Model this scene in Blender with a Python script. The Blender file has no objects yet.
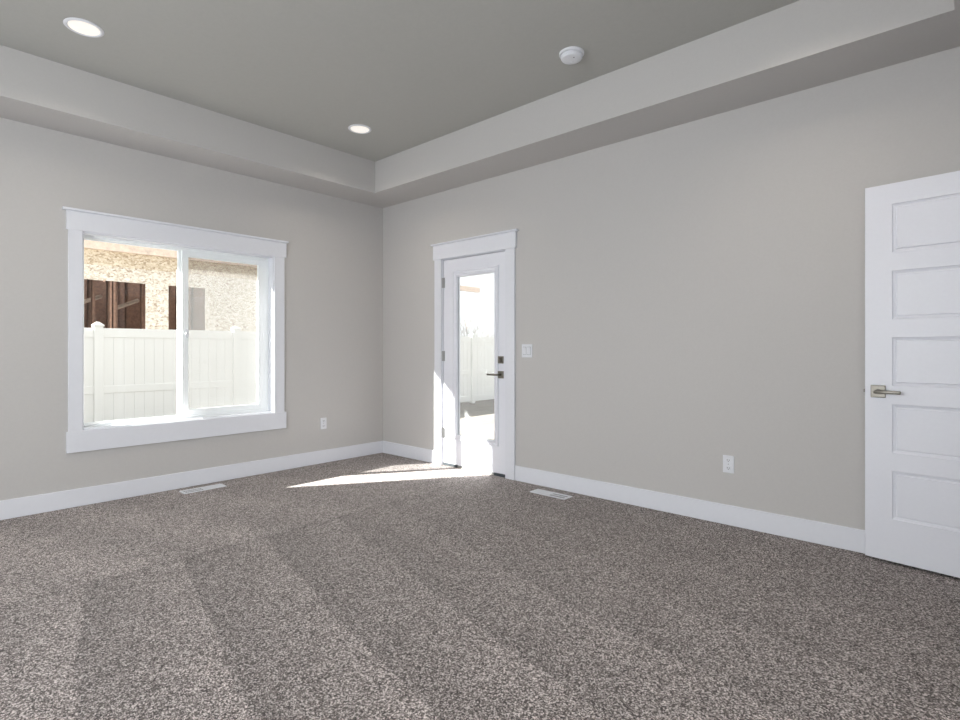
import bpy, bmesh, math, random
from mathutils import Vector, Matrix
S = bpy.context.scene
COL = S.collection
R = math.radians

# ------------------------------------------------------------------ camera
cd = bpy.data.cameras.new('camera'); cam = bpy.data.objects.new('camera', cd); COL.objects.link(cam)
cam.location = (0, 0, 1.169); cam.rotation_euler = (R(90), 0, R(-47.75))
cd.sensor_width = 36; cd.lens = 541 * 36 / 960; cd.shift_y = -11.8 / 960; cd.clip_start = .02
S.camera = cam

# ------------------------------------------------------------------ world, sun, fill lights
W = bpy.data.worlds.new('sky'); S.world = W; W.use_nodes = True
bg = W.node_tree.nodes['Background']; bg.inputs[0].default_value = (.96, .98, 1, 1); bg.inputs[1].default_value = 1.2

def sun_lamp():
    l = bpy.data.lights.new('sun', 'SUN'); l.energy = 36; l.angle = R(.55); l.color = (1, .965, .91)
    o = bpy.data.objects.new('sun', l); COL.objects.link(o)
    o.rotation_euler = Vector((1, -.645, -.59)).to_track_quat('-Z', 'Y').to_euler(); o.location = (-10, 15, 12)
sun_lamp()

def area(name, loc, direction, sx, sy, watts, color):
    l = bpy.data.lights.new(name, 'AREA'); l.shape = 'RECTANGLE'; l.size = sx; l.size_y = sy; l.energy = watts; l.color = color
    o = bpy.data.objects.new(name, l); COL.objects.link(o); o.location = loc
    o.rotation_euler = Vector(direction).to_track_quat('-Z', 'Z').to_euler()
# area fills added to brighten the room, outside the made-up windows
# of the front and back walls
area('fill_light_front', (-2.36, 1.9, 1.45), (1, 0, -.02), 3.4, 1.9, 225, (.94, .955, 1))
area('fill_light_back', (.4, -.60, 1.45), (0, 1, -.02), 3.0, 1.9, 12, (.95, .97, 1))

S.view_settings.view_transform = 'Standard'; S.view_settings.look = 'None'
S.view_settings.gamma = 1; S.view_settings.exposure = .22; S.view_settings.use_curve_mapping = False

# ------------------------------------------------------------------ materials
def new_mat(name):
    m = bpy.data.materials.new(name); m.use_nodes = True
    nt = m.node_tree; b = nt.nodes['Principled BSDF']; return m, nt, b
def N(nt, kind, **kw):
    n = nt.nodes.new(kind)
    for k, v in kw.items():
        if hasattr(n, k): setattr(n, k, v)
        else: n.inputs[k.replace('_', ' ')].default_value = v
    return n
def ramp(nt, src, stops):
    r = nt.nodes.new('ShaderNodeValToRGB'); e = r.color_ramp.elements
    while len(e) < len(stops): e.new(.5)
    for i, (p, c) in enumerate(stops): e[i].position = p; e[i].color = (*c, 1)
    nt.links.new(src, r.inputs[0]); return r
def geo_pos(nt):
    return N(nt, 'ShaderNodeNewGeometry').outputs['Position']
def plain(name, col, rough=.5, metal=0, bump=0, scale=200, var=.03, spec=.5):
    m, nt, b = new_mat(name)
    tc = N(nt, 'ShaderNodeTexCoord'); n = N(nt, 'ShaderNodeTexNoise', Scale=scale, Detail=3.)
    nt.links.new(tc.outputs['Object'], n.inputs['Vector'])
    r = ramp(nt, n.outputs[0], [(.3, tuple(c * (1 - var) for c in col)), (.7, tuple(min(1, c * (1 + var)) for c in col))])
    nt.links.new(r.outputs[0], b.inputs['Base Color'])
    b.inputs['Roughness'].default_value = rough; b.inputs['Metallic'].default_value = metal
    b.inputs['Specular IOR Level'].default_value = spec
    if bump:
        bp = N(nt, 'ShaderNodeBump', Strength=bump, Distance=.002); nt.links.new(n.outputs[0], bp.inputs['Height'])
        nt.links.new(bp.outputs[0], b.inputs['Normal'])
    return m
M = {}
M['wall'] = plain('greige_wall_paint', (.535, .520, .510), .75, bump=.25, scale=70, var=.012, spec=.3)
M['ceil'] = plain('greige_paint_dimmed', (.445, .442, .42), .85, bump=.35, scale=45, var=.015, spec=.2)  # same greige as the walls, darkened for the weaker light up there
M['trim'] = plain('white_trim_paint', (.74, .752, .805), .38, scale=30, var=.008, spec=.4)
M['door'] = plain('white_door_paint', (.76, .77, .83), .4, scale=60, var=.008, bump=.05, spec=.4)
M['vinyl'] = plain('white_window_vinyl', (.90, .93, .94), .35, scale=30, var=.005)
M['plastic'] = plain('white_plastic', (.74, .75, .79), .35, scale=40, var=.005)
M['slot'] = plain('dark_slot', (.03, .03, .03), .6)
M['nickel'] = plain('satin_nickel', (.21, .195, .17), .4, metal=1, scale=300, var=.05)
M['steel'] = plain('hinge_steel', (.40, .40, .40), .4, metal=1, scale=300, var=.05)
M['rubber'] = plain('grey_rubber', (.05, .06, .07), .6)
M['sweep'] = plain('grey_sweep', (.22, .24, .25), .5)
M['alu'] = plain('threshold_metal', (.5, .49, .46), .4, metal=.8)
M['fence'] = plain('white_fence_vinyl', (.84, .84, .825), .5, scale=8, var=.01)
M['concrete'] = plain('pale_concrete', (.5, .48, .45), .9, bump=.3, scale=40, var=.08)
M['lumber'] = plain('pine_lumber', (.70, .56, .47), .8, scale=9, var=.16, bump=.2)
M['stud'] = plain('brown_stud', (.24, .14, .10), .85, scale=14, var=.22, bump=.2)
M['roofing'] = plain('roof_deck', (.25, .18, .13), .9, scale=10, var=.15)
M['siding'] = plain('grey_siding', (.55, .55, .54), .8, scale=12, var=.05)
M['absorber'] = plain('grey_bounce_absorber', (.20, .20, .205), .8, scale=12, var=.05)  # dark tone for the added sheet that soaks up bounce light
M['bark'] = plain('grey_bark', (.30, .26, .23), .9, scale=30, var=.2)

def glass_mat(name, dust=0.0, tint=(.97, .985, .98)):
    m, nt, b = new_mat(name); nt.nodes.remove(b); out = nt.nodes['Material Output']
    lw = N(nt, 'ShaderNodeLayerWeight', Blend=.5)
    pw = N(nt, 'ShaderNodeMath', operation='POWER'); pw.inputs[1].default_value = 5; nt.links.new(lw.outputs['Facing'], pw.inputs[0])
    ma = N(nt, 'ShaderNodeMath', operation='MULTIPLY_ADD'); ma.inputs[1].default_value = .7; ma.inputs[2].default_value = .035
    nt.links.new(pw.outputs[0], ma.inputs[0])
    tr = N(nt, 'ShaderNodeBsdfTransparent'); tr.inputs[0].default_value = (*tint, 1)
    gl = N(nt, 'ShaderNodeBsdfGlossy'); gl.inputs['Roughness'].default_value = 0.0
    mx = N(nt, 'ShaderNodeMixShader'); nt.links.new(ma.outputs[0], mx.inputs[0])
    nt.links.new(tr.outputs[0], mx.inputs[1]); nt.links.new(gl.outputs[0], mx.inputs[2])
    last = mx
    if dust:
        di = N(nt, 'ShaderNodeBsdfDiffuse'); di.inputs[0].default_value = (.85, .86, .86, 1)
        ns = N(nt, 'ShaderNodeTexNoise', Scale=6., Detail=4.)
        mr = N(nt, 'ShaderNodeMapRange'); mr.inputs['To Min'].default_value = dust * .8; mr.inputs['To Max'].default_value = dust * 1.2
        nt.links.new(ns.outputs[0], mr.inputs[0])
        m2 = N(nt, 'ShaderNodeMixShader'); nt.links.new(mr.outputs[0], m2.inputs[0])
        nt.links.new(mx.outputs[0], m2.inputs[1]); nt.links.new(di.outputs[0], m2.inputs[2]); last = m2
    nt.links.new(last.outputs[0], out.inputs[0]); return m
M['glass'] = glass_mat('window_glass')
M['dglass'] = glass_mat('dusty_door_glass', .10)

def screen_mat():
    m, nt, b = new_mat('insect_screen_mesh'); nt.nodes.remove(b); out = nt.nodes['Material Output']
    tr = N(nt, 'ShaderNodeBsdfTransparent'); di = N(nt, 'ShaderNodeBsdfDiffuse'); tl = N(nt, 'ShaderNodeBsdfTranslucent')
    di.inputs[0].default_value = (.26, .26, .26, 1); tl.inputs[0].default_value = (.26, .26, .26, 1)
    a = N(nt, 'ShaderNodeMixShader', Fac=.5); nt.links.new(di.outputs[0], a.inputs[1]); nt.links.new(tl.outputs[0], a.inputs[2])
    mx = N(nt, 'ShaderNodeMixShader', Fac=.30); nt.links.new(tr.outputs[0], mx.inputs[1]); nt.links.new(a.outputs[0], mx.inputs[2])
    nt.links.new(mx.outputs[0], out.inputs[0]); return m
M['screen'] = screen_mat()

def carpet_mat():
    m, nt, b = new_mat('speckled_carpet'); L = nt.links.new
    P = geo_pos(nt)
    n1 = N(nt, 'ShaderNodeTexNoise', Scale=190., Detail=3., Roughness=.8); L(P, n1.inputs['Vector'])
    mp = N(nt, 'ShaderNodeMapping'); mp.inputs['Rotation'].default_value = (0, 0, R(-35)); mp.inputs['Scale'].default_value = (1, .7, 1)
    L(P, mp.inputs[0])
    v = N(nt, 'ShaderNodeTexVoronoi', Scale=300., Randomness=1.); L(mp.outputs[0], v.inputs['Vector'])
    v2 = N(nt, 'ShaderNodeTexVoronoi', Scale=160., Randomness=1.); L(P, v2.inputs['Vector'])
    def chan(vn):
        q = N(nt, 'ShaderNodeSeparateColor'); L(vn.outputs['Color'], q.inputs[0]); return q.outputs[0]
    def ma(a, k, c):
        q = N(nt, 'ShaderNodeMath', operation='MULTIPLY_ADD'); L(a, q.inputs[0]); q.inputs[1].default_value = k
        if isinstance(c, (int, float)): q.inputs[2].default_value = c
        else: L(c, q.inputs[2])
        return q
    hf = ma(chan(v), .36, ma(chan(v2), .30, ma(n1.outputs[0], .95, -.30).outputs[0]).outputs[0])
    r = ramp(nt, hf.outputs[0], [(.27, (.035, .027, .026)), (.42, (.115, .094, .088)), (.57, (.305, .264, .252)), (.73, (.78, .71, .69))])
    # the vacuum-cleaner tracks left in the pile: stripes that lean a little, up to a seam parallel to the window wall
    sp = N(nt, 'ShaderNodeSeparateXYZ'); L(P, sp.inputs[0])
    def math_(op, a, c, d=None):
        q = N(nt, 'ShaderNodeMath', operation=op)
        for i, t in enumerate((a, c, d)):
            if t is None: continue
            if isinstance(t, (int, float)): q.inputs[i].default_value = t
            else: L(t, q.inputs[i])
        return q.outputs[0]
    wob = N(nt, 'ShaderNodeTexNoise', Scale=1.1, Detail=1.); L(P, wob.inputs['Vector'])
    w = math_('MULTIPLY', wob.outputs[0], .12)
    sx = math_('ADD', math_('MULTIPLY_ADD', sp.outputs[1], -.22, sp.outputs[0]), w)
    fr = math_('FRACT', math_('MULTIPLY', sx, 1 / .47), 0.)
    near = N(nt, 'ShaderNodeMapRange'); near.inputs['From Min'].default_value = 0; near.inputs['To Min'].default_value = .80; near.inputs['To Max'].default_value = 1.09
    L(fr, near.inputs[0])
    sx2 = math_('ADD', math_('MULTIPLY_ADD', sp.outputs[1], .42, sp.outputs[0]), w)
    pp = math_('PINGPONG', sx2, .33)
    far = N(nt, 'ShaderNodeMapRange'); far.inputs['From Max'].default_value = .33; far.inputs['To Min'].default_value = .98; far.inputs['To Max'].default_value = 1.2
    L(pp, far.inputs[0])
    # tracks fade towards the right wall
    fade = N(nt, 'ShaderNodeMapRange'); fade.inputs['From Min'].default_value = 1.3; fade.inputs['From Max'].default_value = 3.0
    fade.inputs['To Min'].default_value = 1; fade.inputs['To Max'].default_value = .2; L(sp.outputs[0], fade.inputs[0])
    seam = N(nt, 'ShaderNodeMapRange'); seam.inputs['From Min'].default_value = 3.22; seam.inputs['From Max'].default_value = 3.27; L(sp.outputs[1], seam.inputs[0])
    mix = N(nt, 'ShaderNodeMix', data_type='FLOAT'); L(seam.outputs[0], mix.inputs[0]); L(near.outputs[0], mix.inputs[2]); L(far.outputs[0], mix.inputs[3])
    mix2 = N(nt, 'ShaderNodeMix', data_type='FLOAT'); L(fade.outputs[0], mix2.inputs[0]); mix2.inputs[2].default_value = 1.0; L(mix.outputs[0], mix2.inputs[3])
    blot = N(nt, 'ShaderNodeTexNoise', Scale=5., Detail=3.); L(P, blot.inputs['Vector'])
    bl = math_('MULTIPLY_ADD', blot.outputs[0], .3, .85)
    dd = math_('ABSOLUTE', math_('ADD', sp.outputs[1], -3.235), 0.)
    ln = N(nt, 'ShaderNodeMapRange'); ln.inputs['From Min'].default_value = .01; ln.inputs['From Max'].default_value = .05
    ln.inputs['To Min'].default_value = .88; L(dd, ln.inputs[0])
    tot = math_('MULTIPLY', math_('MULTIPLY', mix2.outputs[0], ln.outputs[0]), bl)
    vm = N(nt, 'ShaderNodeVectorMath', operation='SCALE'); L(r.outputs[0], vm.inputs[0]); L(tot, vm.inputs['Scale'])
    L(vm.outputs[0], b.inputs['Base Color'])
    b.inputs['Roughness'].default_value = 1; b.inputs['Specular IOR Level'].default_value = .05
    b.inputs['Sheen Weight'].default_value = .15; b.inputs['Sheen Roughness'].default_value = .6
    bp = N(nt, 'ShaderNodeBump', Strength=.6, Distance=.006); L(hf.outputs[0], bp.inputs['Height']); L(bp.outputs[0], b.inputs['Normal'])
    return m
M['carpet'] = carpet_mat()

def osb_mat():
    m, nt, b = new_mat('oriented_strand_board'); L = nt.links.new
    P = geo_pos(nt)
    mp = N(nt, 'ShaderNodeMapping'); mp.inputs['Rotation'].default_value = (0, R(35), 0); mp.inputs['Scale'].default_value = (1, 1, 1.5); L(P, mp.inputs[0])
    v = N(nt, 'ShaderNodeTexVoronoi', Scale=24.); L(mp.outputs[0], v.inputs['Vector'])
    n = N(nt, 'ShaderNodeTexNoise', Scale=11., Detail=7., Roughness=.9); L(P, n.inputs['Vector'])
    s = N(nt, 'ShaderNodeSeparateColor'); L(v.outputs['Color'], s.inputs[0])
    a = N(nt, 'ShaderNodeMath', operation='MULTIPLY_ADD'); a.inputs[1].default_value = .4; L(s.outputs[0], a.inputs[0]); L(n.outputs[0], a.inputs[2])
    r = ramp(nt, a.outputs[0], [(.42, (.24, .16, .11)), (.55, (.52, .43, .34)), (.70, (.66, .60, .52)), (.95, (.80, .76, .70))])
    L(r.outputs[0], b.inputs['Base Color']); b.inputs['Roughness'].default_value = .85; return m
M['osb'] = osb_mat()
def osb_band_mat():
    m = M['osb'].copy(); m.name = 'golden_strand_board'
    e = [n for n in m.node_tree.nodes if n.type == 'VALTORGB'][0].color_ramp.elements
    for el, c in zip(e, ((.2, .135, .085), (.44, .34, .235), (.58, .48, .36), (.74, .65, .53))): el.color = (*c, 1)
    return m
M['osb2'] = osb_band_mat()
def dirt_mat():
    m, nt, b = new_mat('bare_dirt'); L = nt.links.new
    n = N(nt, 'ShaderNodeTexNoise', Scale=1.5, Detail=8., Roughness=.7); L(geo_pos(nt), n.inputs['Vector'])
    r = ramp(nt, n.outputs[0], [(.3, (.15, .135, .12)), (.7, (.26, .235, .205))]); L(r.outputs[0], b.inputs['Base Color'])
    b.inputs['Roughness'].default_value = .95; return m
M['dirt'] = dirt_mat()
def lens_mat():
    m, nt, b = new_mat('led_lens'); b.inputs['Base Color'].default_value = (.3, .3, .3, 1)
    tc = N(nt, 'ShaderNodeTexCoord'); n = N(nt, 'ShaderNodeTexNoise', Scale=20.); nt.links.new(tc.outputs['Object'], n.inputs['Vector'])
    r = ramp(nt, n.outputs[0], [(.3, (1, .93, .84)), (.7, (1, .95, .88))]); nt.links.new(r.outputs[0], b.inputs['Emission Color'])
    b.inputs['Emission Strength'].default_value = .72; return m
M['lens'] = lens_mat()

# ------------------------------------------------------------------ mesh helpers
def box(bm, x0, x1, y0, y1, z0, z1, bev=0, seg=1):
    t = bmesh.new()
    r = bmesh.ops.create_cube(t, size=1)
    for v in t.verts: v.co = Vector(((x0 + x1) / 2 + v.co.x * (x1 - x0), (y0 + y1) / 2 + v.co.y * (y1 - y0), (z0 + z1) / 2 + v.co.z * (z1 - z0)))
    if bev: bmesh.ops.bevel(t, geom=t.edges[:], offset=bev, segments=seg, affect='EDGES', profile=.5)
    merge(bm, t)
def merge(bm, t, mat=None):
    if mat is not None: bmesh.ops.transform(t, matrix=mat, verts=t.verts)
    me = bpy.data.meshes.new('t'); t.to_mesh(me); t.free(); bm.from_mesh(me); bpy.data.meshes.remove(me)
def lathe(bm, prof, seg=40, mat=None):
    t = bmesh.new(); rings = []
    for r, z in prof:
        rings.append([t.verts.new((r * math.cos(2 * math.pi * i / seg), r * math.sin(2 * math.pi * i / seg), z)) for i in range(seg)] if r > 1e-6 else [t.verts.new((0, 0, z))])
    for a, b in zip(rings, rings[1:]):
        for i in range(seg):
            j = (i + 1) % seg
            if len(a) == 1: t.faces.new((a[0], b[i], b[j]))
            elif len(b) == 1: t.faces.new((a[i], a[j], b[0]))
            else: t.faces.new((a[i], a[j], b[j], b[i]))
    bmesh.ops.recalc_face_normals(t, faces=t.faces)
    merge(bm, t, mat)
def tube(bm, p, q, r0, r1, seg=6):
    p, q = Vector(p), Vector(q); d = q - p; L = d.length
    t = bmesh.new(); bmesh.ops.create_cone(t, cap_ends=True, segments=seg, radius1=r0, radius2=r1, depth=L)
    merge(bm, t, Matrix.Translation((p + q) / 2) @ d.to_track_quat('Z', 'Y').to_matrix().to_4x4())
def obj(name, bm, mat, parent=None, origin=(0, 0, 0), smooth=False):
    o_ = Vector(origin)
    for v in bm.verts: v.co -= o_
    me = bpy.data.meshes.new(name); bm.to_mesh(me); bm.free(); me.materials.append(mat)
    if smooth:
        for p in me.polygons: p.use_smooth = True
        me.set_sharp_from_angle(angle=R(35))
    o = bpy.data.objects.new(name, me); COL.objects.link(o); o.location = o_
    if parent:
        o.parent = parent; 
        # origin given in the parent's own space
    return o
def tag(o, label=None, cat=None, group=None, kind=None):
    if label: o['label'] = label
    if cat: o['category'] = cat
    if group: o['group'] = group
    if kind: o['kind'] = kind
    return o
def empty(name, loc=(0, 0, 0), rz=0):
    o = bpy.data.objects.new(name, None); COL.objects.link(o); o.location = loc; o.rotation_euler = (0, 0, rz); o.empty_display_size = .1; return o
def struct(name, bm, mat):
    return tag(obj(name, bm, mat), kind='structure')
def dup(root, loc, rz=0):
    r = root.copy(); COL.objects.link(r); r.location = loc; r.rotation_euler = (0, 0, rz)
    for ch in list(root.children):
        c = ch.copy(); COL.objects.link(c); c.parent = r
        for g in list(ch.children):
            d = g.copy(); COL.objects.link(d); d.parent = c
    return r

# ------------------------------------------------------------------ room shell
XR, YL, XF, YB = 3.763, 4.893, -2.18, -.42        # right wall, left (window) wall, front wall, back wall
T = .17; H = 2.74; HU = 3.056; TX, TY, TX0, TY0 = 3.339, 4.469, -1.756, .058
bm = bmesh.new(); box(bm, XF - T, XR + T, YB - T, YL + T, -.30, 0); struct('floor', bm, M['carpet'])

def wall_with_holes(axis, c0, c1, a0, a1, holes, z1=3.25):
    """wall slab between c0..c1 across, a0..a1 along, holes = (u0,u1,z0,z1)"""
    bm = bmesh.new()
    us = sorted({a0, a1, *[h[0] for h in holes], *[h[1] for h in holes]})
    for u0, u1 in zip(us, us[1:]):
        hs = [h for h in holes if h[0] <= u0 + 1e-6 and h[1] >= u1 - 1e-6]
        z = -.30
        for h in sorted(hs, key=lambda q: q[2]):
            if h[2] > z:
                box(bm, *((u0, u1, c0, c1) if axis == 'x' else (c0, c1, u0, u1)), z, h[2])
            z = h[3]
        box(bm, *((u0, u1, c0, c1) if axis == 'x' else (c0, c1, u0, u1)), z, z1)
    bmesh.ops.remove_doubles(bm, verts=bm.verts, dist=1e-5)
    # drop the doubled faces between neighbouring slabs
    seen = {}
    for f in bm.faces: seen.setdefault(frozenset(v.index for v in f.verts), []).append(f)
    dead = [f for fs in seen.values() if len(fs) > 1 for f in fs]
    bmesh.ops.delete(bm, geom=dead, context='FACES_ONLY')
    return bm
WX0, WX1, WZ0, WZ1 = .984, 2.482, .557, 2.04
DY0, DY1, DZ1 = 3.08, 3.94, 2.07
struct('wall_left', wall_with_holes('x', YL, YL + T, XF - T, XR + T, [(WX0, WX1, WZ0, WZ1)]), M['wall'])
struct('wall_right', wall_with_holes('y', XR, XR + T, YB - T, YL, [(DY0, DY1, 0, DZ1)]), M['wall'])
struct('wall_front', wall_with_holes('y', XF - T, XF, YB - T, YL, [(.2, 3.6, .5, 2.4)]), M['wall'])
struct('wall_back', wall_with_holes('x', YB - T, YB, XF, XR, [(-1.1, 1.9, .5, 2.4), (2.70, 3.60, 0, 2.07)]), M['wall'])

# tray ceiling: the lower border around the raised middle
bm = bmesh.new()
x0, x1, y0, y1 = XF, XR, YB, YL
box(bm, x0, x1, TY, y1, H, 3.25); box(bm, x0, x1, y0, TY0, H, 3.25)
box(bm, TX, x1, TY0, TY, H, 3.25); box(bm, x0, TX0, TY0, TY, H, 3.25)
struct('ceiling_border', bm, M['wall'])
bm = bmesh.new(); box(bm, TX0, TX, TY0, TY, HU, 3.25); struct('ceiling', bm, M['ceil'])
bm = bmesh.new(); box(bm, XF - .5, XR + .45, YB - .5, 6.02, 3.25, 3.40); box(bm, XF - .5, XR + .45, 5.98, 6.02, 2.74, 3.40)
struct('roof_eave', bm, M['siding'])
bm = bmesh.new(); box(bm, XF - 4.6, XF - .5, YB - .5, 6.3, 2.95, 3.10); struct('added_sun_block', bm, M['siding'])  # unseen slab, added to keep sun out of the made-up front window

# baseboards
def baseboard(name, segs, inward):
    bm = bmesh.new()
    for a in segs: box(bm, *a, 0, .132, .003)
    struct(name, bm, M['trim'])
BT = .015
baseboard('baseboard_left', [(XF, XR, YL - BT, YL)], 0)
baseboard('baseboard_right', [(XR - BT, XR, YB, 2.990), (XR - BT, XR, 4.029, YL - BT)], 0)
baseboard('baseboard_front', [(XF, XF + BT, YB, YL - BT)], 0)
baseboard('baseboard_back', [(XF + BT, 2.60, YB, YB + BT)], 0)

# ------------------------------------------------------------------ window casing and window
bm = bmesh.new(); y = YL
box(bm, .903, WX0 + .004, y - .018, y, WZ0, WZ1, .002); box(bm, WX1 - .004, 2.580, y - .018, y, WZ0, WZ1, .002)
box(bm, .891, 2.598, y - .024, y, WZ1 - .002, 2.178, .002)
box(bm, .866, 2.612, y - .040, y, 2.178, 2.195, .002)
box(bm, .891, 2.598, y - .022, y, .402, WZ0 + .002, .002)
struct('trim_1', bm, M['trim'])

bm = wall_with_holes('x', YL + T, YL + T + .02, XF - T, XR + T, [(WX0, WX1, WZ0, WZ1)]); struct('bounce_absorber', bm, M['absorber'])  # unseen dark sheet, added to cut sun bounce onto the fence
win = tag(empty('window_1', ((WX0 + WX1) / 2, YL + .1, WZ0)), kind='structure')
wo = Vector(win.location)
def wobj(name, bm, mat, parent=None, smooth=False):
    for v in bm.verts: v.co -= wo
    return obj(name, bm, mat, parent or win, smooth=smooth)
def rect_frame(bm, x0, x1, z0, z1, y0, y1, w, wb=None, bev=.003):
    wb = wb or w
    box(bm, x0, x0 + w, y0, y1, z0, z1, bev); box(bm, x1 - w, x1, y0, y1, z0, z1, bev)
    box(bm, x0 + w - .001, x1 - w + .001, y0, y1, z1 - w, z1, bev); box(bm, x0 + w - .001, x1 - w + .001, y0, y1, z0, z0 + wb, bev)
# painted reveal lining the opening
bm = bmesh.new(); rect_frame(bm, WX0, WX1, WZ0, WZ1, YL - .002, YL + .085, .012, bev=.001); wobj('jamb_liner', bm, M['trim'])
bm = bmesh.new()
rect_frame(bm, WX0, WX1, WZ0, WZ1, YL + .085, YL + .165, .034)
box(bm, WX0 + .03, WX1 - .03, YL + .118, YL + .125, WZ0 + .03, WZ0 + .042)      # track ribs
box(bm, WX0 + .03, WX1 - .03, YL + .118, YL + .125, WZ1 - .042, WZ1 - .03)
box(bm, 1.690, 1.735, YL + .125, YL + .160, WZ0 + .03, WZ1 - .03, .003)            # fixed meeting stile
wobj('window_frame', bm, M['vinyl'])
bm = bmesh.new(); box(bm, 1.032, 1.692, YL + .138, YL + .144, WZ0 + .032, WZ1 - .032); wobj('pane', bm, M['glass'])
bm = bmesh.new(); rect_frame(bm, 1.706, 2.450, WZ0 + .034, WZ1 - .034, YL + .088, YL + .117, .052, .052); box(bm, 2.374, 2.400, YL + .0885, YL + .1165, WZ0 + .08, WZ1 - .08); sash = wobj('sliding_sash', bm, M['vinyl'])
bm = bmesh.new(); box(bm, 1.756, 2.388, YL + .100, YL + .106, WZ0 + .084, WZ1 - .084)
p = obj('pane', bm, M['glass'], sash); p.location = -wo
bm = bmesh.new()
box(bm, 1.738, 1.758, YL + .078, YL + .090, 1.26, 1.33, .004, 2); box(bm, 1.728, 1.752, YL + .066, YL + .082, 1.285, 1.305, .004, 2)
p = obj('latch', bm, M['plastic'], sash); p.location = -wo
bm = bmesh.new(); box(bm, 1.728, 2.448, YL + .1615, YL + .1625, WZ0 + .03, WZ1 - .03)
scr = wobj('insect_screen', bm, M['screen'])
bm = bmesh.new(); rect_frame(bm, 1.722, 2.452, WZ0 + .026, WZ1 - .026, YL + .160, YL + .168, .018, bev=.001)
p = obj('screen_frame', bm, M['vinyl'], scr); p.location = -wo

# two unseen windows, made up to let the added fill lights in
def added_window(n, axis, c, a0, a1, z0, z1):
    o = tag(empty('window_%d' % n), kind='structure')
    fr = bmesh.new(); gl = bmesh.new()
    def bb(bm, u0, u1, c0, c1, w0, w1):
        box(bm, *((u0, u1, c0, c1) if axis == 'x' else (c0, c1, u0, u1)), w0, w1)
    w = .05
    bb(fr, a0, a0 + w, c - .03, c + .03, z0, z1); bb(fr, a1 - w, a1, c - .03, c + .03, z0, z1)
    bb(fr, a0 + w, a1 - w, c - .03, c + .03, z0, z0 + w); bb(fr, a0 + w, a1 - w, c - .03, c + .03, z1 - w, z1)
    m = (a0 + a1) / 2; bb(fr, m - .03, m + .03, c - .03, c + .03, z0 + w, z1 - w)
    bb(gl, a0 + w, a1 - w, c - .003, c + .003, z0 + w, z1 - w)
    obj('window_frame', fr, M['vinyl'], o); obj('pane', gl, M['glass'], o)
added_window(2, 'y', XF - .09, .2, 3.6, .5, 2.4)
added_window(3, 'x', YB - .09, -1.1, 1.9, .5, 2.4)

# ------------------------------------------------------------------ exterior glass door and its casing
bm = bmesh.new(); x = XR
box(bm, x - .018, x, 3.930, 4.028, 0, 2.06, .002); box(bm, x - .018, x, 2.992, 3.098, 0, 2.06, .002)
box(bm, x - .024, x, 2.975, 4.042, 2.058, 2.202, .002); box(bm, x - .040, x, 2.955, 4.062, 2.202, 2.219, .002)
struct('trim_2', bm, M['trim'])
d1 = tag(empty('door_1', (XR, 3.51, 0)), kind='structure'); do = Vector(d1.location)
def dobj(name, bm, mat, parent=None, smooth=False):
    for v in bm.verts: v.co -= do
    return obj(name, bm, mat, parent or d1, smooth=smooth)
bm = bmesh.new()
box(bm, x, x + T, DY0, DY0 + .020, 0, DZ1 - .001); box(bm, x, x + T, DY1 - .020, DY1, 0, DZ1 - .001); box(bm, x, x + T, DY0, DY1, 2.052, DZ1)
box(bm, x + .056, x + .075, DY0 + .02, DY0 + .035, 0, 2.052); box(bm, x + .056, x + .075, DY1 - .035, DY1 - .02, 0, 2.052)
dobj('door_frame', bm, M['trim'])
bm = bmesh.new(); box(bm, x + .002, x + T, DY0 + .02, DY1 - .02, -.002, .012, .002); dobj('threshold', bm, M['alu'])
SX0, SX1 = x + .006, x + .050; SY0, SY1, SZ0, SZ1 = 3.104, 3.916, .024, 2.046
GY0, GY1, GZ0, GZ1 = 3.236, 3.738, .315, 1.868
bm = bmesh.new()
box(bm, SX0, SX1, SY0, GY0, SZ0, SZ1, .0015); box(bm, SX0, SX1, GY1, SY1, SZ0, SZ1, .0015)
box(bm, SX0, SX1, GY0 - .002, GY1 + .002, SZ0, GZ0, 0); box(bm, SX0, SX1, GY0 - .002, GY1 + .002, GZ1, SZ1, 0)
slab = dobj('door_slab', bm, M['door'])
def moulding(bm, y0, y1, z0, z1, x_out, prof):
    """mitred frame: prof = (inset, x) pairs, from outer edge to inner edge"""
    rings = [[bm.verts.new((px, *q)) for q in ((y0 + i, z0 + i), (y1 - i, z0 + i), (y1 - i, z1 - i), (y0 + i, z1 - i))] for i, px in prof]
    for a, b in zip(rings, rings[1:]):
        for k in range(4):
            j = (k + 1) % 4; bm.faces.new((a[k], a[j], b[j], b[k]))
bm = bmesh.new()
for s, base in ((-1, SX0), (1, SX1)):
    moulding(bm, GY0 - .042, GY1 + .042, GZ0 - .045, GZ1 + .062, 0, [(0, base), (.003, base + s * .012), (.014, base + s * .012), (.017, base + s * .006), (.030, base + s * .006), (.033, base + s * .010), (.046, base + s * .006), (.050, base - s * .016)])
bmesh.ops.recalc_face_normals(bm, faces=bm.faces)
def dsub(name, bm, mat, par, smooth=False):
    o = obj(name, bm, mat, par, smooth=smooth); o.location = -do; return o
dsub('glass_moulding', bm, M['door'], slab)
bm = bmesh.new(); box(bm, x + .024, x + .032, GY0 - .005, GY1 + .005, GZ0 - .005, GZ1 + .02); dsub('pane', bm, M['dglass'], slab)
bm = bmesh.new(); box(bm, SX0 + .004, SX1 - .004, SY0 + .004, SY1 - .004, .013, SZ0 + .002); dsub('door_sweep', bm, M['sweep'], slab)
for a, b_ in ((SY0 + .001, 3.245), (3.72, SY1 - .001)):
    bm = bmesh.new(); box(bm, SX0 - .010, SX0 + .02, a, b_, .003, .028, .002); dsub('corner_pad', bm, M['rubber'], slab)
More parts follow.
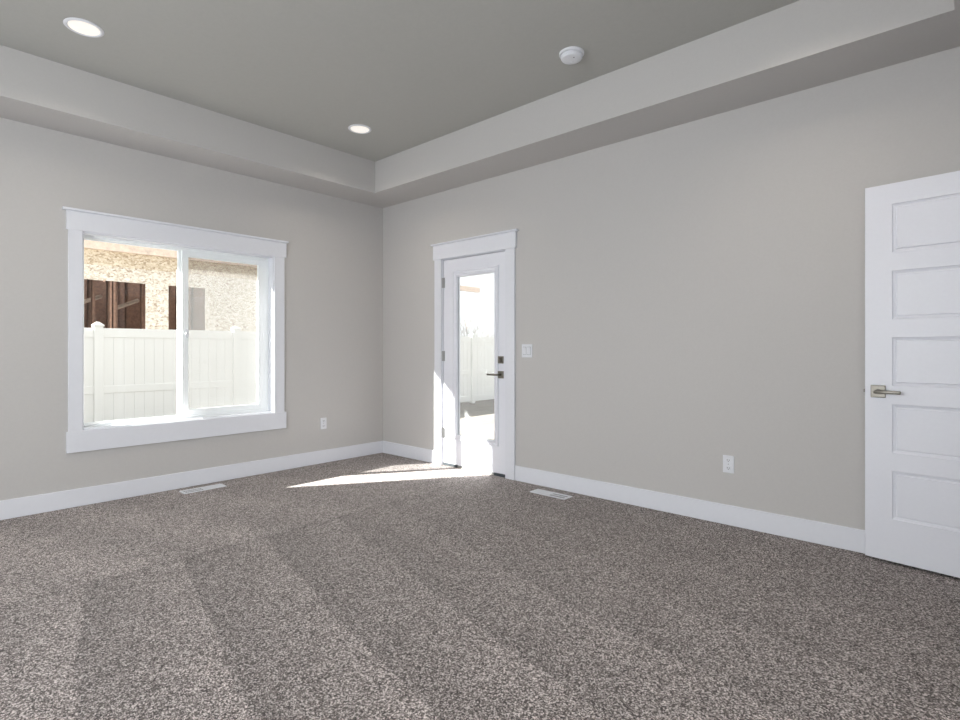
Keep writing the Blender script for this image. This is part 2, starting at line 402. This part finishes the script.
for hz_ in (1.822, 1.091, .325):
    bm = bmesh.new()
    lathe(bm, [(0, -.05), (.0075, -.05), (.0075, -.017), (.0065, -.0165), (.0075, -.016), (.0075, .016), (.0065, .0165), (.0075, .017), (.0075, .05), (0, .05)], 16, Matrix.Translation((x - .006, 3.9195, hz_)))
    box(bm, x - .003, x + .006, 3.896, 3.918, hz_ - .05, hz_ + .05, .001)
    dobj('hinge', bm, M['steel'], smooth=True)
# lever set and deadbolt
bm = bmesh.new(); box(bm, SX0 - .009, SX0, 3.132, 3.198, .895, .961, .003, 2); rose = dsub('lever_rosette', bm, M['nickel'], slab)
bm = bmesh.new()
tube(bm, (SX0 - .008, 3.165, .928), (SX0 - .050, 3.165, .928), .011, .010, 20)
box(bm, SX0 - .060, SX0 - .046, 3.155, 3.290, .919, .937, .004, 2)
o = obj('lever', bm, M['nickel'], rose, smooth=True)
bm = bmesh.new(); box(bm, SX0 - .009, SX0, 3.132, 3.198, 1.030, 1.096, .003, 2); dbp = dsub('deadbolt_plate', bm, M['nickel'], slab)
bm = bmesh.new(); tube(bm, (SX0 - .008, 3.165, 1.063), (SX0 - .018, 3.165, 1.063), .018, .016, 24)
box(bm, SX0 - .032, SX0 - .016, 3.161, 3.169, 1.045, 1.081, .002, 2)
obj('thumb_turn', bm, M['nickel'], dbp, smooth=True)

# ------------------------------------------------------------------ interior five-panel door, standing open against the right wall
# local frame: origin on the room-side face at the free edge, +X along the door to the hinge, +Y through the door towards the wall
ux, uy = -.1245, -.9922
d2 = tag(empty('door_2', (3.68, .44, 0), math.atan2(uy, ux)), kind='structure')
DW, DT = .84, .035
panels = [(.124, DW - .124, z1 - .262, z1) for z1 in (1.949, 1.588, 1.228, .866, .506)]
def panel_door(bm, W_, z0, z1, T_):
    for yb, s in ((0, 1), (T_, -1)):            # both faces
        zs = [z0] + sorted([q for p in panels for q in (p[2], p[3])]) + [z1]
        px0, px1 = panels[0][0], panels[0][1]
        def quad(a, b, c, d):
            f = bm.faces.new([bm.verts.new(q) for q in (a, b, c, d)])
        e = .0015
        quad((e, yb, z0), (px0, yb, z0), (px0, yb, z1), (e, yb, z1)); quad((px1, yb, z0), (W_, yb, z0), (W_, yb, z1), (px1, yb, z1))
        quad((0, yb + s * e, z0), (e, yb, z0), (e, yb, z1), (0, yb + s * e, z1))
        for a, c in zip(zs[::2], zs[1::2]): quad((px0, yb, a), (px1, yb, a), (px1, yb, c), (px0, yb, c))
        for (a0, a1, b0, b1) in panels:
            prof = [(0, 0), (.0025, .005), (.008, .007), (.014, .009), (.017, .009), (.021, .003), (.023, .003)]
            rings = [[bm.verts.new((qx, yb + s * dd, qz)) for qx, qz in ((a0 + i, b0 + i), (a1 - i, b0 + i), (a1 - i, b1 - i), (a0 + i, b1 - i))] for i, dd in prof]
            for r0, r1 in zip(rings, rings[1:]):
                for k in range(4): j = (k + 1) % 4; bm.faces.new((r0[k], r0[j], r1[j], r1[k]))
            bm.faces.new(rings[-1])
    e = .0015
    for q in (((0, e, z0), (0, T_ - e, z0), (0, T_ - e, z1), (0, e, z1)), ((W_, 0, z0), (W_, T_, z0), (W_, T_, z1), (W_, 0, z1)),
              ((0, e, z1), (0, T_ - e, z1), (W_, T_, z1), (W_, 0, z1)), ((0, e, z0), (0, T_ - e, z0), (W_, T_, z0), (W_, 0, z0))):
        bm.faces.new([bm.verts.new(c) for c in q])
    bmesh.ops.remove_doubles(bm, verts=bm.verts, dist=1e-5); bmesh.ops.recalc_face_normals(bm, faces=bm.faces)
bm = bmesh.new(); panel_door(bm, DW, .015, 2.061, DT); slab2 = obj('door_slab', bm, M['door'], d2)
tz = .932
# the side towards the room is -Y in this frame
sg = -1 if (Matrix.Rotation(math.atan2(uy, ux), 3, 'Z') @ Vector((0, 1, 0))).x > 0 else 1
def face_y(d):  # distance d in front of the room-side face
    return (-d) if sg == -1 else DT + d
if sg == 1: d2.location = (3.68 + DT, .44, 0)
bm = bmesh.new(); box(bm, .028, .096, min(face_y(.009), face_y(0)), max(face_y(.009), face_y(0)), tz - .034, tz + .034, .003, 2); rs = obj('lever_rosette', bm, M['nickel'], slab2)
bm = bmesh.new(); tube(bm, (.062, face_y(.008), tz), (.062, face_y(.048), tz), .012, .0105, 24)
ya, yb = sorted((face_y(.045), face_y(.058))); box(bm, .052, .172, ya, yb, tz - .009, tz + .009, .004, 2)
obj('lever', bm, M['nickel'], rs, smooth=True)
fy = (DT) if sg == -1 else 0; so = 1 if sg == -1 else -1
ya, yb = sorted((fy, fy + so * .009))
bm = bmesh.new(); box(bm, .028, .096, ya, yb, tz - .034, tz + .034, .003, 2); rs2 = obj('lever_rosette', bm, M['nickel'], slab2)
bm = bmesh.new(); box(bm, -.002, .001, .006, .029, tz - .028, tz + .028, .0008); box(bm, -.010, .0, .012, .023, tz - .009, tz + .009, .002)
obj('latch_plate', bm, M['nickel'], slab2)
for z in (1.85, 1.05, .25):
    bm = bmesh.new(); lathe(bm, [(0, -.045), (.007, -.045), (.007, .045), (0, .045)], 16, Matrix.Translation((DW + .006, face_y(.004), z))); obj('hinge', bm, M['nickel'], d2, smooth=True)
bm = bmesh.new()
box(bm, 2.60, 2.70, YB, YB + .018, 0, 2.06, .002); box(bm, 3.60, 3.70, YB, YB + .018, 0, 2.06, .002); box(bm, 2.59, 3.71, YB, YB + .024, 2.06, 2.20, .002)
box(bm, 2.70, 2.72, YB - T, YB, 0, 2.05); box(bm, 3.58, 3.60, YB - T, YB, 0, 2.05); box(bm, 2.70, 3.60, YB - T, YB, 2.05, 2.069)
struct('trim_3', bm, M['trim'])
bm = bmesh.new(); box(bm, 2.4, 3.9, -1.75, YB - T, -.30, 0); struct('floor_hall', bm, M['carpet'])
bm = bmesh.new(); box(bm, 2.3, 2.4, -1.75, YB - T, -.3, 2.6); box(bm, 3.9, 4.0, -1.75, YB - T, -.3, 2.6); box(bm, 2.3, 4.0, -1.85, -1.75, -.3, 2.6); struct('wall_hall', bm, M['wall'])
bm = bmesh.new(); box(bm, 2.3, 4.0, -1.85, YB - T, 2.6, 2.7); struct('ceiling_hall', bm, M['ceil'])

# ------------------------------------------------------------------ ceiling fittings
def can_light(label, loc):
    o = tag(empty('recessed_light', loc), label, 'ceiling light', 'recessed lights in the raised ceiling')
    bm = bmesh.new(); lathe(bm, [(.078, .0), (.078, -.004), (.083, -.008), (.092, -.007), (.098, -.003), (.098, 0)], 56); obj('trim_ring', bm, M['plastic'], o, smooth=True)
    bm = bmesh.new(); lathe(bm, [(.0785, -.0005), (.078, -.0035), (.05, -.005), (0, -.0055)], 56); obj('diffuser', bm, M['lens'], o, smooth=True)
    l = bpy.data.lights.new('lamp_light', 'SPOT'); l.energy = 32; l.spot_size = R(150); l.spot_blend = 1; l.shadow_soft_size = .07; l.color = (1, .9, .78)
    lo = bpy.data.objects.new('lamp_light', l); COL.objects.link(lo); lo.location = (0, 0, -.02); lo.parent = o
can_light('lit round recessed ceiling light at the upper left above the window', (.79, 3.865, HU))
can_light('lit round recessed ceiling light nearest the inner corner of the raised ceiling', (2.75, 3.895, HU))
can_light('lit round recessed ceiling light overhead, nearest the open panel door', (2.75, .65, HU))
can_light('lit round recessed ceiling light just above the photographer', (.79, .65, HU))
can_light('lit round recessed ceiling light above the far end of the window wall', (-1.17, 3.88, HU))
can_light('lit round recessed ceiling light in the corner behind the photographer', (-1.17, .65, HU))

o = tag(empty('smoke_detector', (2.955, 1.893, HU)), 'round white smoke detector on the raised ceiling', 'smoke detector')
bm = bmesh.new(); lathe(bm, [(0, 0), (.079, 0), (.079, -.010), (.076, -.014), (0, -.014)], 48); obj('mounting_base', bm, M['plastic'], o, smooth=True)
bm = bmesh.new(); lathe(bm, [(.062, -.014), (.066, -.018), (.067, -.033), (.062, -.041), (.045, -.045), (.02, -.046), (0, -.046)], 48)
for k in range(24):
    a = k * math.pi / 12
    t = bmesh.new(); bmesh.ops.create_cube(t, size=1)
    merge(bm, t, Matrix.Rotation(a, 4, 'Z') @ Matrix.Translation((.0665, 0, -.026)) @ Matrix.Diagonal((.004, .007, .010, 1)))
obj('cover', bm, M['plastic'], o, smooth=True)
bm = bmesh.new(); lathe(bm, [(.012, -.045), (.012, -.0485), (0, -.049)], 20, Matrix.Translation((.018, .012, 0))); obj('test_button', bm, M['plastic'], o, smooth=True)
bm = bmesh.new(); lathe(bm, [(.004, -.044), (.004, -.047), (0, -.047)], 12, Matrix.Translation((-.02, -.03, 0))); obj('indicator', bm, M['slot'], o)

# ------------------------------------------------------------------ wall plates   (local: +X along the wall, -Y into the room)
def outlet(label, loc, rz):
    o = tag(empty('wall_outlet', loc, rz), label, 'outlet', 'outlets low on the walls')
    bm = bmesh.new(); box(bm, -.035, .035, -.006, 0, -.0575, .0575, .004, 2); obj('cover_plate', bm, M['plastic'], o)
    for z in (.026, -.026):
        bm = bmesh.new(); box(bm, -.0165, .0165, -.009, -.005, z - .0145, z + .0145, .004, 2); r = obj('receptacle', bm, M['plastic'], o)
        bm = bmesh.new(); box(bm, -.0075, -.0050, -.0096, -.0080, z - .003, z + .007); box(bm, .0050, .0075, -.0096, -.0080, z - .003, z + .006)
        lathe(bm, [(.0026, 0), (.0026, .0016), (0, .0016)], 12, Matrix.Translation((0, -.0082, z - .008)) @ Matrix.Rotation(R(90), 4, 'X'))
        obj('slots', bm, M['slot'], r)
    bm = bmesh.new(); lathe(bm, [(.0035, 0), (.0035, .001), (0, .0015)], 12, Matrix.Translation((0, -.006, 0)) @ Matrix.Rotation(R(90), 4, 'X')); obj('screw', bm, M['steel'], o)
RW = R(-90)   # local -Y points to -X for a plate on the right wall
outlet('white duplex wall outlet right of the window, above the baseboard of the window wall', (3.010, YL, .403), 0)
outlet('white duplex wall outlet between the glass door and the open panel door', (XR, 1.191, .401), RW)
o = tag(empty('light_switch', (XR, 2.863, 1.146), RW), 'white double rocker light switch on the wall beside the glass door', 'light switch')
bm = bmesh.new(); box(bm, -.057, .057, -.006, 0, -.0575, .0575, .004, 2); obj('cover_plate', bm, M['plastic'], o)
for sx in (-.023, .023):
    bm = bmesh.new(); t = bmesh.new(); bmesh.ops.create_cube(t, size=1)
    bmesh.ops.bevel(t, geom=t.edges[:], offset=.06, segments=1, affect='EDGES')
    merge(bm, t, Matrix.Translation((sx, -.0075, 0)) @ Matrix.Rotation(R(5), 4, 'X') @ Matrix.Diagonal((.031, .006, .064, 1)))
    rk = obj('rocker', bm, M['plastic'], o)
    bm = bmesh.new(); box(bm, sx - .0175, sx + .0175, -.0066, -.005, -.0345, .0345); obj('rocker_gap_shade', bm, M['sweep'], rk)  # grey sheet standing in for the shade around the rocker

# ------------------------------------------------------------------ floor registers
def register(label, loc, rz, L_=.335, W_=.115):
    o = tag(empty('floor_vent', loc, rz), label, 'floor vent', 'floor vents along the walls')
    bm = bmesh.new(); h = .007
    a, b = L_ / 2, W_ / 2; w = .018
    box(bm, -a, a, -b, -b + w, 0, h, .002); box(bm, -a, a, b - w, b, 0, h, .002)
    box(bm, -a, -a + w, -b + w - .001, b - w + .001, 0, h, .002); box(bm, a - w, a, -b + w - .001, b - w + .001, 0, h, .002)
    obj('rim', bm, M['plastic'], o)
    bm = bmesh.new(); n = 22
    for i in range(n):
        xx = -a + w + (i + .5) * (L_ - 2 * w) / n
        t = bmesh.new(); bmesh.ops.create_cube(t, size=1)
        merge(bm, t, Matrix.Translation((xx, 0, .0035)) @ Matrix.Rotation(R(32 if i < n / 2 else -32), 4, 'Y') @ Matrix.Diagonal((.0085, W_ - 2 * w, .0015, 1)))
    box(bm, -.004, .004, -b + w, b - w, .001, .0065); box(bm, -a + w, a - w, -.003, .003, .001, .0065)
    obj('louvres', bm, M['plastic'], o)
    bm = bmesh.new(); box(bm, -a + w, a - w, -b + w, b - w, .0002, .0010); obj('duct_opening', bm, M['slot'], o)
    return o
register('white metal floor vent on the carpet below the window', (1.778, 4.716, 0), R(-3) * 0)
register('white metal floor vent on the carpet right of the glass door', (3.578, 2.487, 0), R(90))

# ------------------------------------------------------------------ outdoors
GZ = -.45
bm = bmesh.new(); box(bm, -14, 40, YL + T, 60, GZ - .2, GZ); box(bm, XR + T, 40, -6, YL + T, GZ - .2, GZ); struct('ground', bm, M['dirt'])
bm = bmesh.new(); box(bm, XR + T, 5.4, 2.2, 4.9, GZ, -.06, .01); struct('patio_step', bm, M['concrete'])

FY = 10.9; FT = 1.52
fen = tag(empty('privacy_fence', (8, FY, GZ)), 'tall white vinyl privacy fence with capped posts outside the window', 'fence'); fo = Vector(fen.location)
def fobj(name, bm, mat, par):
    if par is fen:
        for v in bm.verts: v.co -= fo
        return obj(name, bm, mat, par)
    o = obj(name, bm, mat, par); o.location = -fo; return o
SP = 2.31
for k in range(-3, 9):
    px = 2.42 + SP * k
    bm = bmesh.new(); box(bm, px - .065, px + .065, FY - .065, FY + .065, GZ, FT + .015, .006); po = fobj('post', bm, M['fence'], fen)
    bm = bmesh.new(); box(bm, px - .078, px + .078, FY - .078, FY + .078, FT + .015, FT + .045, .006)
    t = bmesh.new(); bmesh.ops.create_cone(t, cap_ends=True, segments=4, radius1=.105, radius2=.02, depth=.05); merge(bm, t, Matrix.Translation((px, FY, FT + .069)) @ Matrix.Rotation(R(45), 4, 'Z'))
    fobj('post_cap', bm, M['fence'], po)
    if k == 8: break
    a, b = px + .064, px + SP - .064
    bm = bmesh.new(); n = 14; w = (b - a) / n
    for i in range(n): box(bm, a + i * w + .0006, a + (i + 1) * w - .0006, FY - .012, FY + .012, GZ + .05, FT - .05, .004)
    fobj('board_panel', bm, M['fence'], fen)
    for z0, z1 in ((FT - .17, FT - .01), (.40, .53), (GZ + .06, GZ + .22)):
        bm = bmesh.new(); box(bm, a, b, FY - .024, FY + .024, z0, z1, .005); fobj('rail', bm, M['fence'], fen)

# house going up behind the fence
HY = 14.0
hb = tag(empty('house_under_construction', (7, HY, GZ)), 'unfinished house sheathed in strand board behind the white fence', 'building'); ho = Vector(hb.location)
def hobj(name, bm, mat, par=None):
    for v in bm.verts: v.co -= ho
    return obj(name, bm, mat, par or hb)
def holes_wall(x0, x1, y0, y1, z0, z1, holes):
    bm = bmesh.new(); us = sorted({x0, x1, *[h[0] for h in holes], *[h[1] for h in holes]})
    for a, b in zip(us, us[1:]):
        hs = [h for h in holes if h[0] <= a and h[1] >= b]
        z = z0
        for h in hs:
            if h[2] > z: box(bm, a, b, y0, y1, z, h[2])
            z = h[3]
        if z < z1: box(bm, a, b, y0, y1, z, z1)
    return bm
OP = [(1.9, 4.02, .6, 2.645), (4.50, 5.32, .6, 2.645)]
HX0, HX1 = -1.5, 10.6
hobj('sheathing', holes_wall(HX0, HX1, HY, HY + .012, GZ, 2.97, OP), M['osb'])
hobj('header_band', holes_wall(HX0, HX1, HY - .006, HY + .012, 2.97, 3.30, []), M['osb2'])
bm = bmesh.new(); box(bm, HX0 - .3, 15.3, HY - .10, HY + .04, 3.30, 3.475); hobj('rim_beam', bm, M['lumber'])
for i in range(20):
    rx = HX0 + .15 + i * .61
    bm = bmesh.new(); box(bm, rx, rx + .04, HY + .04, 20.7, 3.305, 3.47); hobj('rafter', bm, M['stud'])
bm = bmesh.new(); box(bm, HX0, HX1, HY + .04, 20.7, 3.47, 3.50); hobj('roof_deck', bm, M['roofing'])
for px in (12.6, ):
    bm = bmesh.new(); box(bm, px - .07, px + .07, HY - .07, HY + .07, GZ, 3.30); hobj('porch_post', bm, M['lumber'])
bm = bmesh.new(); box(bm, HX0, HX0 + .1, HY + .012, 22, GZ, 3.475); hobj('side_wall', bm, M['osb'])
bm = bmesh.new(); box(bm, HX1 - .1, HX1, HY + .012, 22, GZ, 3.475); hobj('side_wall', bm, M['osb'])
bm = bmesh.new(); box(bm, HX0, HX1, 21.9, 22, GZ, 3.475); hobj('back_wall', bm, M['stud'])
bm = bmesh.new(); box(bm, HX0, HX1, HY, 22, GZ, GZ + .1); hobj('floor_slab', bm, M['concrete'])
def stud(x, y, z0=GZ + .1, z1=3.3, w=.04, d=.14):
    bm = bmesh.new(); box(bm, x - w / 2, x + w / 2, y, y + d, z0, z1); hobj('stud', bm, M['stud'])
for xx in (1.86, 2.55, 3.35, 3.42, 4.06, 4.46, 5.36): stud(xx, HY + .015)
for i in range(22): stud(1.0 + i * .41, 16.4)
for i in range(16): stud(1.6 + i * .61, 18.6)
for xx in (2.35, 2.95, 3.25, 3.7, 4.25, 4.85, 5.1): stud(xx, 15.0, w=.05)
for (xa, xb, z) in ((2.55, 3.35, 2.05), (1.86, 2.55, 1.75), (2.55, 3.35, 1.45)):
    bm = bmesh.new(); box(bm, xa, xb, 16.38, 16.52, z, z + .09); hobj('blocking', bm, M['stud'])
for (xa, za, xb, zb) in ((2.9, 2.15, 3.6, 2.45), (3.7, 2.1, 4.4, 2.4)):
    bm = bmesh.new(); tube(bm, (xa, 15.6, za), (xb, 15.9, zb), .05, .05, 4); hobj('brace', bm, M['lumber'])

# bare shrub beyond the fence
random.seed(7)
sh = bmesh.new()
def branch(p, d, L_, r, n):
    q = p + d * L_
    tube(sh, p, q, r, r * .7, 5)
    if n == 0: return
    for _ in range(3 if n > 1 else 4):
        nd = (d + Vector((random.uniform(-.7, .7), random.uniform(-.7, .7), random.uniform(-.15, .5)))).normalized()
        branch(q, nd, L_ * random.uniform(.6, .8), r * .6, n - 1)
for k in range(3):
    branch(Vector((13.0 + .35 * k, 12.5, GZ)), Vector((random.uniform(-.2, .2), 0, 1)).normalized(), .95, .022, 4)
so_ = obj('bare_shrub', sh, M['bark'], origin=(13.35, 12.5, GZ)); tag(so_, 'bare twiggy shrub seen over the fence through the glass door', 'shrub')
